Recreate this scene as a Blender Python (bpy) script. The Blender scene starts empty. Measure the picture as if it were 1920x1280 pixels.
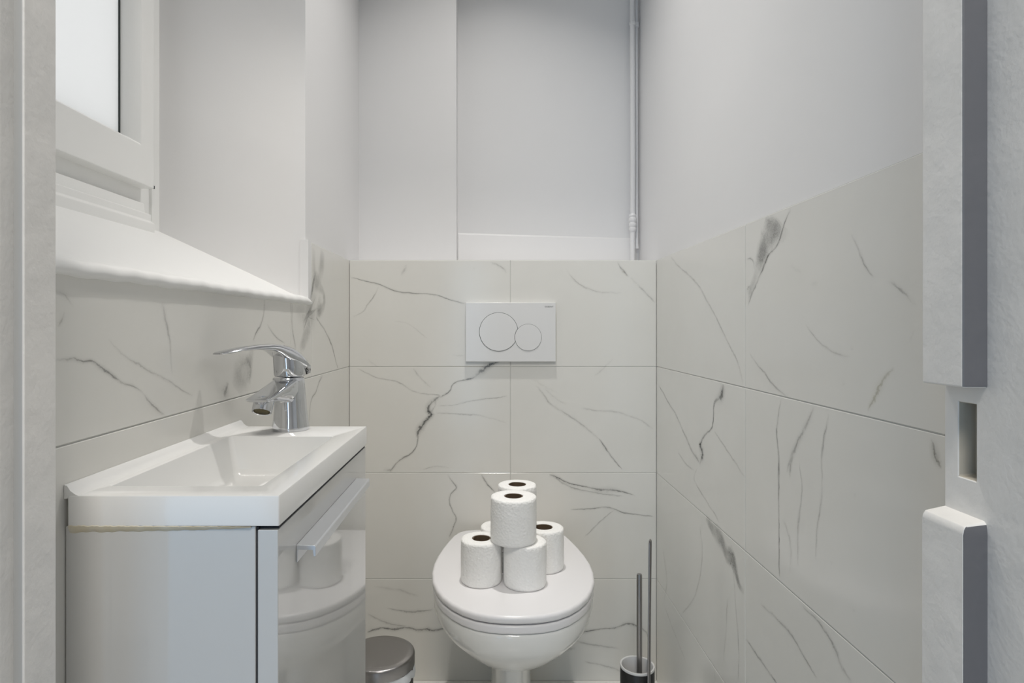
import bpy, bmesh, math, random
from mathutils import Vector, Matrix
random.seed(7)
PI = math.pi
S = bpy.context.scene
COL = S.collection

# ------------------------------------------------------------------ camera
F, CX, HY, EYE = 1147.0, 922.0, 613.0, 0.982       # focal length and vanishing point (1920x1280 frame), eye height
cam = bpy.data.cameras.new('camera'); camo = bpy.data.objects.new('camera', cam); COL.objects.link(camo)
cam.sensor_width = 36.0; cam.lens = F / 1920 * 36
cam.shift_x = (960 - CX) / 1920; cam.shift_y = -(640 - HY) / 1920
cam.clip_start = 0.02
camo.location = (0, 0, EYE); camo.rotation_euler = (PI / 2, 0, 0)
S.camera = camo
# ------------------------------------------------------------------ world, lights, exposure
w = bpy.data.worlds.new('World'); S.world = w; w.use_nodes = True
w.node_tree.nodes['Background'].inputs[0].default_value = (0.985, 0.985, 1.0, 1)
w.node_tree.nodes['Background'].inputs[1].default_value = 1.72
S.view_settings.view_transform = 'Standard'; S.view_settings.look = 'None'
S.view_settings.exposure = 0.0; S.view_settings.gamma = 1.0; S.view_settings.use_curve_mapping = False
S.cycles.max_bounces = 16; S.cycles.diffuse_bounces = 10; S.cycles.glossy_bounces = 8; S.cycles.transparent_max_bounces = 24
S.cycles.use_denoising = True
S.cycles.caustics_reflective = False
def area(name, loc, rot, sx, sy, power, color, shape='RECTANGLE', spread=PI):
    l = bpy.data.lights.new(name, 'AREA'); l.shape = shape; l.size = sx; l.size_y = sy; l.energy = power; l.color = color; l.spread = spread
    o = bpy.data.objects.new(name, l); COL.objects.link(o); o.location = loc; o.rotation_euler = rot
    return o
LAMP = (0.03, 1.27, 2.578)
area('ceiling_lamp_light', (LAMP[0], LAMP[1], 2.572), (0, 0, 0), 0.045, 0.045, 5.1, (1.0, 0.975, 0.935), 'DISK', math.radians(100))
area('hall_blue_fill', (-1.22, -1.97, 1.07), (PI / 2, 0, 0), 0.95, 2.1, 11.0, (0.34, 0.65, 1.0))  # added blue fill behind the camera, no window known there
area('hall_slim_blue_fill', (-0.20, -1.97, 0.85), (PI / 2, 0, 0), 0.22, 1.5, 3.2, (0.50, 0.74, 1.0))  # second added fill, slim and blue, to tint the low back wall
area('hall_overhead_fill', (0.02, -0.62, 2.55), (0, 0, 0), 0.6, 0.6, 31.0, (1.0, 0.95, 0.88), 'DISK')  # added warm fill over the unseen hall, no lamp known there

# ------------------------------------------------------------------ materials
def mat(name, color, rough=0.5, metal=0.0, ior=1.5, bump=None, mottling=None, coat=0.0, extra=None):
    m = bpy.data.materials.new(name); m.use_nodes = True
    nt = m.node_tree; n = nt.nodes; p = n['Principled BSDF']
    p.inputs['Base Color'].default_value = (*color, 1); p.inputs['Roughness'].default_value = rough
    p.inputs['Metallic'].default_value = metal; p.inputs['IOR'].default_value = ior
    p.inputs['Coat Weight'].default_value = coat; p.inputs['Coat Roughness'].default_value = 0.03
    g = n.new('ShaderNodeNewGeometry')
    if mottling:
        sc, amt, col2 = mottling
        no = n.new('ShaderNodeTexNoise'); no.inputs['Scale'].default_value = sc; no.inputs['Detail'].default_value = 4
        nt.links.new(g.outputs['Position'], no.inputs['Vector'])
        mr = n.new('ShaderNodeMapRange'); mr.inputs[1].default_value = 0.35; mr.inputs[2].default_value = 0.75; mr.inputs[4].default_value = amt
        nt.links.new(no.outputs[0], mr.inputs[0])
        mx = n.new('ShaderNodeMix'); mx.data_type = 'RGBA'
        mx.inputs[6].default_value = (*color, 1); mx.inputs[7].default_value = (*col2, 1)
        nt.links.new(mr.outputs[0], mx.inputs[0]); nt.links.new(mx.outputs[2], p.inputs['Base Color'])
    if bump:
        last = None
        for sc, st, dist in bump:
            no = n.new('ShaderNodeTexNoise'); no.inputs['Scale'].default_value = sc; no.inputs['Detail'].default_value = 3
            nt.links.new(g.outputs['Position'], no.inputs['Vector'])
            b = n.new('ShaderNodeBump'); b.inputs['Strength'].default_value = st; b.inputs['Distance'].default_value = dist
            nt.links.new(no.outputs[0], b.inputs['Height'])
            if last: nt.links.new(last.outputs[0], b.inputs['Normal'])
            last = b
        nt.links.new(last.outputs[0], p.inputs['Normal'])
    return m
M = {}
M['paint'] = mat('white_wall_paint', (0.73, 0.725, 0.725), 0.42, bump=[(6, 0.15, 0.01), (260, 0.05, 0.001)])
M['ceil'] = mat('ceiling_paint', (0.80, 0.80, 0.79), 0.7)
M['jamb'] = mat('old_gloss_paint', (0.75, 0.735, 0.71), 0.4, bump=[(28, 0.35, 0.004), (240, 0.22, 0.0012)], mottling=(14, 0.35, (0.55, 0.55, 0.54)))
M['edge'] = mat('painted_rebate_shade', (0.14, 0.14, 0.15), 0.45, bump=[(28, 0.35, 0.004)])  # shade of the right stops' hall faces, put into the colour
M['edge2'] = mat('painted_rebate_shade_pale', (0.42, 0.42, 0.41), 0.45)  # lighter painted-in shade for the left stop's hall face
M['wood'] = mat('bare_mortise_wood', (0.42, 0.39, 0.33), 0.8, bump=[(90, 0.3, 0.002)])
M['frame'] = mat('window_frame_paint', (0.80, 0.80, 0.785), 0.35, bump=[(60, 0.12, 0.002)])
M['sill'] = mat('sill_paint', (0.82, 0.82, 0.81), 0.38, bump=[(18, 0.2, 0.003), (150, 0.08, 0.0008)])
M['tile'] = mat('marble_look_tile', (0.70, 0.69, 0.655), 0.16, mottling=(5.5, 0.5, (0.645, 0.635, 0.60)))
M['grout'] = mat('pale_grout', (0.52, 0.52, 0.50), 0.8)
M['ceramic'] = mat('white_ceramic', (0.76, 0.76, 0.74), 0.06)
M['lid'] = mat('white_seat_plastic', (0.76, 0.75, 0.76), 0.22)
M['plate'] = mat('flush_plate_plastic', (0.70, 0.70, 0.70), 0.16)
M['lacquer'] = mat('white_gloss_lacquer', (0.56, 0.56, 0.55), 0.045, ior=1.95)
M['basin'] = mat('white_mineral_basin', (0.73, 0.73, 0.72), 0.12)
M['chrome'] = mat('chrome', (0.68, 0.69, 0.71), 0.05, 1.0)
M['steel'] = mat('brushed_steel', (0.34, 0.33, 0.33), 0.28, 1.0, bump=[(380, 0.08, 0.0004)])
M['alu'] = mat('satin_aluminium', (0.66, 0.68, 0.71), 0.28, 0.75)
M['gap'] = mat('painted_gap_shade', (0.03, 0.03, 0.035), 0.8)
M['black'] = mat('black_lacquer', (0.012, 0.012, 0.013), 0.3)
M['glue'] = mat('yellowed_sealant', (0.60, 0.54, 0.40), 0.6, mottling=(60, 0.8, (0.66, 0.64, 0.58)))
M['cardboard'] = mat('cardboard_core', (0.11, 0.075, 0.045), 0.9)
M['bag'] = mat('thin_white_bag', (0.75, 0.78, 0.82), 0.35)
M['cup'] = mat('frosted_liner', (0.62, 0.62, 0.62), 0.5)
M['bristle'] = mat('white_bristles', (0.75, 0.75, 0.73), 0.8)
M['rubber'] = mat('dark_gasket', (0.04, 0.05, 0.05), 0.6)
M['brass'] = mat('aerator_mesh', (0.10, 0.08, 0.03), 0.5, 0.6)
M['floor'] = mat('floor_tile', (0.72, 0.71, 0.68), 0.2, mottling=(4, 0.4, (0.64, 0.63, 0.60)))
M['ink'] = mat('grey_print', (0.12, 0.12, 0.12), 0.5)
M['hall_paint'] = mat('hall_paint', (0.45, 0.45, 0.45), 0.6)
M['hall_floor'] = mat('hall_floor', (0.45, 0.44, 0.43), 0.12)
def paper_mat():
    m = mat('tissue_paper', (0.86, 0.855, 0.84), 0.95)
    nt = m.node_tree; n = nt.nodes; p = n['Principled BSDF']; p.inputs['IOR'].default_value = 1.2
    tc = n.new('ShaderNodeTexCoord')
    v = n.new('ShaderNodeTexVoronoi'); v.inputs['Scale'].default_value = 190
    nt.links.new(tc.outputs['Object'], v.inputs['Vector'])
    no = n.new('ShaderNodeTexNoise'); no.inputs['Scale'].default_value = 45; nt.links.new(tc.outputs['Object'], no.inputs['Vector'])
    b = n.new('ShaderNodeBump'); b.inputs['Strength'].default_value = 0.6; b.inputs['Distance'].default_value = 0.002
    nt.links.new(v.outputs['Distance'], b.inputs['Height'])
    b2 = n.new('ShaderNodeBump'); b2.inputs['Strength'].default_value = 0.8; b2.inputs['Distance'].default_value = 0.003
    nt.links.new(no.outputs[0], b2.inputs['Height']); nt.links.new(b.outputs[0], b2.inputs['Normal'])
    nt.links.new(b2.outputs[0], p.inputs['Normal'])
    return m
M['paper'] = paper_mat()
def frosted():
    m = bpy.data.materials.new('frosted_glass'); m.use_nodes = True; nt = m.node_tree; n = nt.nodes
    p = n['Principled BSDF']; out = n['Material Output']
    p.inputs['Base Color'].default_value = (0.7, 0.74, 0.74, 1); p.inputs['Roughness'].default_value = 0.15
    t = n.new('ShaderNodeBsdfTranslucent'); t.inputs[0].default_value = (0.83, 0.835, 0.83, 1)
    mx = n.new('ShaderNodeMixShader'); mx.inputs[0].default_value = 0.86
    nt.links.new(p.outputs[0], mx.inputs[1]); nt.links.new(t.outputs[0], mx.inputs[2]); nt.links.new(mx.outputs[0], out.inputs[0])
    return m
M['glass'] = frosted()
def vein_mat(name, col, patch=False):
    m = bpy.data.materials.new(name); m.use_nodes = True; nt = m.node_tree; n = nt.nodes; L = nt.links
    p = n['Principled BSDF']; out = n['Material Output']
    p.inputs['Base Color'].default_value = (*col, 1); p.inputs['Roughness'].default_value = 0.16
    uv = n.new('ShaderNodeUVMap'); sx = n.new('ShaderNodeSeparateXYZ'); L.new(uv.outputs[0], sx.inputs[0])
    g = n.new('ShaderNodeNewGeometry')
    def math_(op, a, b=None, clamp=False):
        q = n.new('ShaderNodeMath'); q.operation = op; q.use_clamp = clamp
        for i, v in enumerate((a, b)):
            if v is None: continue
            if isinstance(v, (int, float)): q.inputs[i].default_value = v
            else: L.new(v, q.inputs[i])
        return q.outputs[0]
    def noise(sc, det, rough=0.6):
        q = n.new('ShaderNodeTexNoise'); q.inputs['Scale'].default_value = sc; q.inputs['Detail'].default_value = det; q.inputs['Roughness'].default_value = rough
        L.new(g.outputs['Position'], q.inputs['Vector']); return q.outputs[0]
    fine, mid, big = noise(420, 4, 0.7), noise(110, 3), noise(22, 2)
    u = math_('SUBTRACT', sx.outputs[0], 1.0)
    u = math_('ADD', u, math_('MULTIPLY', math_('SUBTRACT', fine, 0.5), 0.9))
    u = math_('ADD', u, math_('MULTIPLY', math_('SUBTRACT', mid, 0.5), 1.2))
    au = math_('ABSOLUTE', u)
    wd = math_('MULTIPLY', math_('SUBTRACT', mid, 0.22), 1.0)
    core = math_('SUBTRACT', 1.0, math_('DIVIDE', au, math_('MAXIMUM', wd, 0.05)), True)
    core = math_('POWER', core, 0.7)
    au0 = math_('ABSOLUTE', math_('SUBTRACT', sx.outputs[0], 1.0))
    edge = math_('SUBTRACT', 1.0, au0, True)
    halo = math_('MULTIPLY', math_('POWER', edge, 1.5), 0.32)
    f = math_('MAXIMUM', math_('MULTIPLY', core, math_('POWER', edge, 0.5)), halo)
    if patch:
        pf = n.new('ShaderNodeMapRange'); pf.inputs[1].default_value = 0.30; pf.inputs[2].default_value = 0.80
        L.new(math_('ADD', math_('MULTIPLY', edge, 0.75), math_('MULTIPLY', math_('ADD', fine, mid), 0.30)), pf.inputs[0])
        f = math_('MULTIPLY', pf.outputs[0], math_('ADD', math_('MULTIPLY', fine, 1.2), -0.05), True)
    mod = n.new('ShaderNodeMapRange'); mod.inputs[1].default_value = 0.34; mod.inputs[2].default_value = 0.62; mod.inputs[3].default_value = 0.35; mod.inputs[4].default_value = 1.0
    L.new(big, mod.inputs[0]); f = math_('MULTIPLY', f, mod.outputs[0])
    at = n.new('ShaderNodeAttribute'); at.attribute_name = 'strength'
    f = math_('MULTIPLY', f, at.outputs['Fac'], True)
    tr = n.new('ShaderNodeBsdfTransparent'); mx = n.new('ShaderNodeMixShader')
    L.new(f, mx.inputs[0]); L.new(tr.outputs[0], mx.inputs[1]); L.new(p.outputs[0], mx.inputs[2]); L.new(mx.outputs[0], out.inputs[0])
    return m
M['vein'] = vein_mat('grey_marble_vein', (0.13, 0.13, 0.125))
M['vein_p'] = vein_mat('grey_marble_cloud', (0.22, 0.22, 0.21), True)
M['vein_y'] = vein_mat('ochre_marble_vein', (0.36, 0.33, 0.20))

# ------------------------------------------------------------------ mesh helpers
def link(name, bm, m, parent=None, smooth=False, bevel=0, seg=2, sub=0, angle=35):
    bmesh.ops.recalc_face_normals(bm, faces=bm.faces)
    me = bpy.data.meshes.new(name); bm.to_mesh(me); bm.free()
    o = bpy.data.objects.new(name, me); COL.objects.link(o)
    for x in (m if isinstance(m, (list, tuple)) else [m]): me.materials.append(M[x])
    if parent: o.parent = parent
    if bevel:
        b = o.modifiers.new('bevel', 'BEVEL'); b.width = bevel; b.segments = seg; b.limit_method = 'ANGLE'; b.angle_limit = math.radians(30)
    if sub:
        s_ = o.modifiers.new('sub', 'SUBSURF'); s_.levels = sub; s_.render_levels = sub
    if smooth or bevel or sub:
        me.shade_smooth()
        if not sub:
            try: me.set_sharp_from_angle(angle=math.radians(angle))
            except Exception: pass
        if bevel:
            wn = o.modifiers.new('wn', 'WEIGHTED_NORMAL'); wn.keep_sharp = False
    return o
def box(bm, x0, x1, y0, y1, z0, z1):
    v = [bm.verts.new((x, y, z)) for x in (x0, x1) for y in (y0, y1) for z in (z0, z1)]
    for f in ((0, 1, 3, 2), (4, 6, 7, 5), (0, 4, 5, 1), (2, 3, 7, 6), (0, 2, 6, 4), (1, 5, 7, 3)):
        bm.faces.new([v[i] for i in f])
    return bm
def BM(): return bmesh.new()
def boxes(*bs):
    bm = BM()
    for b in bs: box(bm, *b)
    return bm
def rings(bm, rs, cap0=True, cap1=True, closed=True):
    vs = [[bm.verts.new(p) for p in r] for r in rs]
    n = len(rs[0])
    for a, b in zip(vs, vs[1:]):
        for i in range(n if closed else n - 1):
            bm.faces.new((a[i], a[(i + 1) % n], b[(i + 1) % n], b[i]))
    if cap0: bm.faces.new(vs[0][::-1])
    if cap1: bm.faces.new(vs[-1])
    return vs
def lathe(bm, prof, c=(0, 0, 0), n=48, tilt=None, cap0=True, cap1=True, sx=1, sy=1):
    rs = []
    for r, z in prof:
        ring = []
        for i in range(n):
            a = 2 * PI * i / n
            p = Vector((r * sx * math.cos(a), r * sy * math.sin(a), z))
            if tilt: p = tilt @ p
            ring.append(p + Vector(c))
        rs.append(ring)
    rings(bm, rs, cap0, cap1)
    return bm
def tube(bm, pts, r, n=12):
    pts = [Vector(p) for p in pts]; rs = []
    up = Vector((0.13, 0.31, 0.94))
    for i, p in enumerate(pts):
        t = (pts[min(i + 1, len(pts) - 1)] - pts[max(i - 1, 0)]).normalized()
        a = t.cross(up)
        if a.length < 0.05: a = t.cross(Vector((1, 0, 0)))
        a.normalize(); b = t.cross(a)
        rr = r[i] if isinstance(r, (list, tuple)) else r
        rs.append([p + rr * (math.cos(2 * PI * k / n) * a + math.sin(2 * PI * k / n) * b) for k in range(n)])
    rings(bm, rs); return bm
def prism(bm, poly, axis, a, b):
    """extrude a 2D polygon; axis 'y': poly=(x,z), axis 'z': poly=(x,y), axis 'x': poly=(y,z)"""
    def P(p, t):
        return {'y': (p[0], t, p[1]), 'z': (p[0], p[1], t), 'x': (t, p[0], p[1])}[axis]
    rings(bm, [[P(p, a) for p in poly], [P(p, b) for p in poly]]); return bm
def thing(name, label, cat, loc, group=None, kind=None):
    o = bpy.data.objects.new(name, None); COL.objects.link(o); o.location = loc; o.empty_display_size = 0.05
    if label: o['label'] = label
    if cat: o['category'] = cat
    if group: o['group'] = group
    if kind: o['kind'] = kind
    return o
def struct(o): o['kind'] = 'structure'; return o
def place(root, *kids):
    """children are built in world coordinates; make them local to the root"""
    for k in kids:
        k.parent = root
        k.matrix_parent_inverse = Matrix.Identity(4)
        off = Vector(root.location)
        for v in k.data.vertices: v.co -= off

# ------------------------------------------------------------------ dimensions
D = 1.70; XL, XR = -0.396, 0.458; PL, PR = -0.404, 0.466
ROWS = [-0.0126, 0.2824, 0.5775, 0.8725, 1.168]
H = 2.6
WY0, WY1 = 0.56, 1.326              # window opening in the room face of the left wall

# ------------------------------------------------------------------ setting
struct(link('floor', boxes((-1.0, 0.7, 0.46, 2.1, -0.06, 0)), 'floor'))
struct(link('ceiling', boxes((-1.9, 1.4, -2.15, 2.2, H, H + 0.08)), 'ceil'))
# back wall: deep recess on the right, shallow chimney breast on the left, boxed-in cistern below
bm = boxes((-0.9, 0.7, 1.94, 2.1, 0, H), (-0.9, -0.108, 1.86, 1.95, 1.165, H), (PL - 0.1, PR + 0.1, D + 0.008, 1.95, 0, 1.160))
bmesh.ops.remove_doubles(bm, verts=bm.verts, dist=1e-6)
wall_back = struct(link('wall_back', bm, 'paint'))
# right wall
wall_right = struct(link('wall_right', boxes((PR, 0.62, 0.46, 1.96, 0, H)), 'paint'))
# left wall with window recess (splayed far reveal)
bm = BM()
prism(bm, [(PL, WY1), (PL, 1.96), (-0.85, 1.96), (-0.85, 1.27), (-0.70, 1.255)], 'z', 0, H)
prism(bm, [(PL, 0.46), (PL, WY0), (-0.70, 0.63), (-0.85, 0.63), (-0.85, 0.46)], 'z', 0, H)
box(bm, -0.85, PL, WY0 - 0.01, WY1 + 0.01, 2.18, H)
box(bm, PL - 0.01, XL - 0.0004, 1.322, 1.3445, 1.03, 1.171)
prism(bm, [(PL, 0), (PL, 1.015), (-0.70, 1.15), (-0.85, 1.15), (-0.85, 0)], 'y', WY0 - 0.01, WY1 + 0.005)
wall_left = struct(link('wall_left', bm, 'paint'))
# front wall with the doorway (hall side behind the camera)
struct(link('wall_front', boxes((-1.9, -0.395, 0.452, 0.493, 0, H), (0.402, 1.4, 0.425, 0.493, 0, H), (-0.395, 0.402, 0.435, 0.493, 2.05, H)), 'paint'))
# hallway
struct(link('wall_hall_left', boxes((-1.9, -1.75, -2.15, 0.452, 0, H)), 'hall_paint'))
struct(link('wall_hall_right', boxes((1.25, 1.4, -2.15, 0.425, 0, H)), 'hall_paint'))
struct(link('wall_hall_rear', boxes((-1.9, 1.4, -2.15, -2.0, 0, H)), 'hall_paint'))
struct(link('floor_hall', boxes((-1.9, 1.4, -2.15, 0.46, -0.06, 0)), 'hall_floor'))

# made-up frames around the two added blue fill lights behind the camera
for nm, xc, hw, z0, z1 in (('fill_frame_wide', -1.22, 0.475, 0.02, 2.12), ('fill_frame_slim', -0.20, 0.11, 0.10, 1.60)):
    struct(link(nm, boxes((xc - hw - 0.05, xc - hw, -2.0, -1.95, z0 - 0.02, z1 + 0.05), (xc + hw, xc + hw + 0.05, -2.0, -1.95, z0 - 0.02, z1 + 0.05), (xc - hw, xc + hw, -2.0, -1.95, z1, z1 + 0.05)), 'hall_paint'))

# skirting left in the recess above the boxed-in cistern
bm = BM()
v = []
for x, zt in ((-0.107, 1.281), (0.44, 1.264)):
    v.append([(x, 1.941, 1.158), (x, 1.9345, 1.158), (x, 1.9345, zt - 0.048), (x, 1.9365, zt - 0.044), (x, 1.9365, zt - 0.006), (x, 1.9395, zt), (x, 1.941, zt)])
rings(bm, v)
struct(link('baseboard_back', bm, 'paint', smooth=True, angle=80))

# ---- tiles
def tiles(name, parent, cells, side):
    """cells: (a0,a1,z0,z1) rectangles; side: 'back' a=x, 'left'/'right' a=y"""
    g = 0.0008; t = 0.008
    bm = BM(); gr = BM()
    for a0, a1, z0, z1 in cells:
        b = (a0 + g, a1 - g, z0 + g, z1 - g)
        if side == 'back': box(bm, b[0], b[1], D, D + t - 0.0005, b[2], b[3]); box(gr, a0, a1, D + 0.0012, D + t + 0.001, z0, z1)
        if side == 'right': box(bm, XR, XR + t - 0.0005, b[0], b[1], b[2], b[3]); box(gr, XR + 0.0012, XR + t + 0.001, a0, a1, z0, z1)
        if side == 'left': box(bm, XL - t + 0.0005, XL, b[0], b[1], b[2], b[3]); box(gr, XL - t - 0.001, XL - 0.0012, a0, a1, z0, z1)
    bmesh.ops.bevel(bm, geom=bm.edges[:], offset=0.0007, segments=1, affect='EDGES')
    tl = link(name, bm, 'tile', parent); link('tile_grout', gr, 'grout', tl)
    return tl
XJ = (957 - CX) * D / F
TOPZ = ROWS[4]
rowz = lambda i: (max(ROWS[i], 0.0), ROWS[i + 1])
t_back = tiles('tile_cladding', wall_back, [(a, b, *rowz(i)) for i in range(4) for a, b in ((XL, XJ - i * 0.0), (XJ, XR))], 'back')
t_right = tiles('tile_cladding', wall_right, [(a, b, *rowz(i)) for i in range(4) for a, b in ((1.105, D), (0.50, 1.105))], 'right')
cl = [(a, b, *rowz(i)) for i in range(3) for a, b in ((1.205, D), (0.49, 1.205))]
cl += [(1.344, D, ROWS[3], TOPZ), (1.205, 1.344, ROWS[3], 1.040), (0.49, 1.205, ROWS[3], 1.040)]
t_left = tiles('tile_cladding', wall_left, cl, 'left')

# ---- marble veins: flat inlays a hair proud of the tile glaze, written as paths on each wall
CR = {'a': (640, 480, 3.048), 'b': (660, 880, 3.2), 'c': (1220, 250, 1.9696), 'd': (1220, 800, 2.666), 'e': (90, 440, 3.048)}
def on_wall(side, x, y):
    if side == 'back': return ((x - CX) * D / F, EYE - (y - HY) * D / F)
    X = XR if side == 'right' else XL
    d = X * F / (x - CX)
    return (d, EYE - (y - HY) * d / F)
def veins(side, parent, items, lim):
    for matname, nm in (('vein', 'marble_veins'), ('vein_y', 'ochre_veins'), ('vein_p', 'marble_clouds')):
        def kind_of(it):
            if len(it) > 4: return 'vein_y'
            return 'vein_p' if (max(it[2]) if isinstance(it[2], (list, tuple)) else it[2]) >= 22 else 'vein'
        sel = [it for it in items if kind_of(it) == matname]
        if not sel: continue
        bm = BM(); uvl = bm.loops.layers.uv.new('UVMap'); st = bm.verts.layers.float.new('strength')
        for k, it in enumerate(sel):
            cr, pts, wd, stg = it[:4]
            ox, oy, s = CR[cr]
            P = [Vector(on_wall(side, ox + px / s, oy + py / s)) for px, py in pts]
            ws = wd if isinstance(wd, (list, tuple)) else (wd * 0.8, wd, wd * 0.8)
            # smooth + jitter
            Q = []
            for i in range(len(P) - 1):
                p0, p1, p2, p3 = P[max(i - 1, 0)], P[i], P[i + 1], P[min(i + 2, len(P) - 1)]
                n = max(2, int((p2 - p1).length / 0.006))
                for j in range(n):
                    t = j / n
                    q = 0.5 * ((2 * p1) + (p2 - p0) * t + (2 * p0 - 5 * p1 + 4 * p2 - p3) * t * t + (3 * p1 - p0 - 3 * p2 + p3) * t ** 3)
                    Q.append(q)
            Q.append(P[-1])
            N = len(Q); off = 0.0001 + 0.00003 * (k % 9)
            prev = None; run = 0; wlk = [0.0, 0.0]
            for i, q in enumerate(Q):
                tan = (Q[min(i + 1, N - 1)] - Q[max(i - 1, 0)]).normalized(); nr = Vector((-tan.y, tan.x))
                t = i / (N - 1) * (len(ws) - 1); a = min(int(t), len(ws) - 2); wv = (ws[a] * (1 - t + a) + ws[a + 1] * (t - a)) * 0.001 * 1.15
                wlk[1] = wlk[1] * 0.75 + random.uniform(-1, 1) * 0.00075; wlk[0] = wlk[0] * 0.85 + wlk[1]
                q2 = q + nr * (wlk[0] + random.uniform(-0.0005, 0.0005))
                if i: run += (Q[i] - Q[i - 1]).length
                e = min(1, min(i, N - 1 - i) / 3.0 + 0.05) if matname != 'vein_p' else min(1, (min(i, N - 1 - i) + 1.2) / 5.0)
                row = []
                for sg in (-1, 1):
                    c = q2 + nr * sg * wv
                    c = Vector((min(max(c.x, lim[0]), lim[1]), min(max(c.y, 0.001), lim[2](c.x) if callable(lim[2]) else lim[2])))
                    co = (c.x, D - off, c.y) if side == 'back' else ((XR - off, c.x, c.y) if side == 'right' else (XL + off, c.x, c.y))
                    v = bm.verts.new(co); v[st] = stg * e; row.append(v)
                if prev:
                    f = bm.faces.new((prev[0], prev[1], row[1], row[0]))
                    for l_, uv in zip(f.loops, ((0, prev[2]), (2, prev[2]), (2, run), (0, run))): l_[uvl].uv = uv
                prev = (row[0], row[1], run)
        o = link(nm, bm, matname, parent)
        o.visible_shadow = True
BV = [
 ('a', [(52,122),(150,135),(220,158),(330,200),(450,215),(590,232),(710,265)], (3,5,4,4), .55),
 ('a', [(215,175),(190,225),(150,270),(130,320),(75,360)], 4, .3),
 ('a', [(905,600),(850,622),(800,660),(770,688)], (6,12,15,9), 1.0),
 ('a', [(775,685),(710,705),(640,725),(615,770),(560,802)], (7,5,4,6), .85),
 ('a', [(565,798),(530,822),(500,850),(495,885),(512,905),(470,950),(445,1000),(440,1040)], (7,11,13,10,15,8), .95),
 ('a', [(535,815),(540,850),(520,890)], 5, .7),
 ('a', [(440,1030),(432,1085),(390,1130),(330,1160),(305,1190),(280,1235)], (5,4,6,5,7), .8),
 ('a', [(285,1228),(262,1222),(240,1226)], 9, .9),
 ('a', [(90,640),(200,685),(330,710),(420,760),(570,795)], 4, .38),
 ('a', [(410,640),(460,690),(520,745)], 6, .3),
 ('a', [(550,855),(680,830),(800,820),(950,797)], 4, .32),
 ('a', [(540,895),(700,905),(800,915),(900,940),(950,950)], 5, .3),
 ('a', [(1110,740),(1180,830),(1300,920),(1400,985),(1470,1040)], 7, .26),
 ('a', [(1470,1040),(1500,1090),(1550,1165),(1600,1225)], (4,6,5,2), .62),
 ('a', [(1160,750),(1220,800),(1290,845)], 6, .2),
 ('a', [(1370,870),(1480,885),(1620,900),(1720,940),(1780,990)], 6, .22),
 ('a', [(1578,32),(1605,70),(1650,120)], 6, .5), ('a', [(1650,120),(1720,190),(1790,275)], 7, .3),
 ('a', [(1290,80),(1360,150),(1450,200),(1600,215)], 6, .24),
 ('a', [(375,45),(345,115)], 9, .2), ('a', [(850,30),(920,60),(950,95)], 8, .25),
 ('a', [(300,370),(380,385),(440,420),(500,465)], 4, .25),
 ('a', [(1555,585),(1500,625),(1440,680)], 6, .25), ('a', [(460,1218),(560,1200),(620,1210)], 4, .38),
 ('a', [(150,585),(210,630)], 7, .2), ('a', [(630,560),(660,575),(710,572)], 5, .25), ('a', [(770,60),(750,85)], 9, .22),
 ('a', [(1090,700),(1180,760),(1240,790)], 9, .12, True), ('a', [(1590,60),(1640,110)], 9, .25, True),
 ('b', [(570,30),(600,70),(630,110),(590,170),(600,240),(620,290),(600,360),(585,410)], (5,6,5,4,5,6), .5),
 ('b', [(775,28),(810,80),(865,132)], (5,6,5), .8),
 ('b', [(1180,30),(1240,50),(1320,80),(1420,100),(1500,120),(1550,122),(1620,140),(1700,165)], (8,6,4,6,12,6,3), .75),
 ('b', [(1215,40),(1320,95),(1450,130),(1620,155)], 6, .35),
 ('b', [(1310,240),(1420,228),(1500,220),(1570,235),(1620,255),(1700,265),(1810,276)], (3,4,5,4,4,3), .6),
 ('b', [(1575,240),(1520,290),(1450,350),(1390,400)], 4, .3),
 ('b', [(90,975),(180,950),(260,955),(340,940),(400,952),(450,945),(490,955),(560,945),(640,960)], (9,5,9,7,10,6,5), .7),
 ('b', [(90,860),(160,900),(230,920),(330,935)], 8, .3),
 ('b', [(210,830),(350,850),(490,838)], (3,6,9,4), .45),
 ('b', [(1330,985),(1360,975),(1450,965),(1530,950),(1600,945),(1640,930),(1700,940),(1760,980),(1790,1040)], (8,7,5,6,9,5,4), .65),
 ('b', [(1180,1100),(1260,1075),(1340,1060)], 8, .5), ('b', [(1250,1010),(1420,1040),(1600,1075)], 8, .25), ('b', [(1390,1150),(1550,1190),(1680,1240)], 7, .25),
 ('b', [(130,700),(260,720),(400,760)], 9, .2),
]
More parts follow.
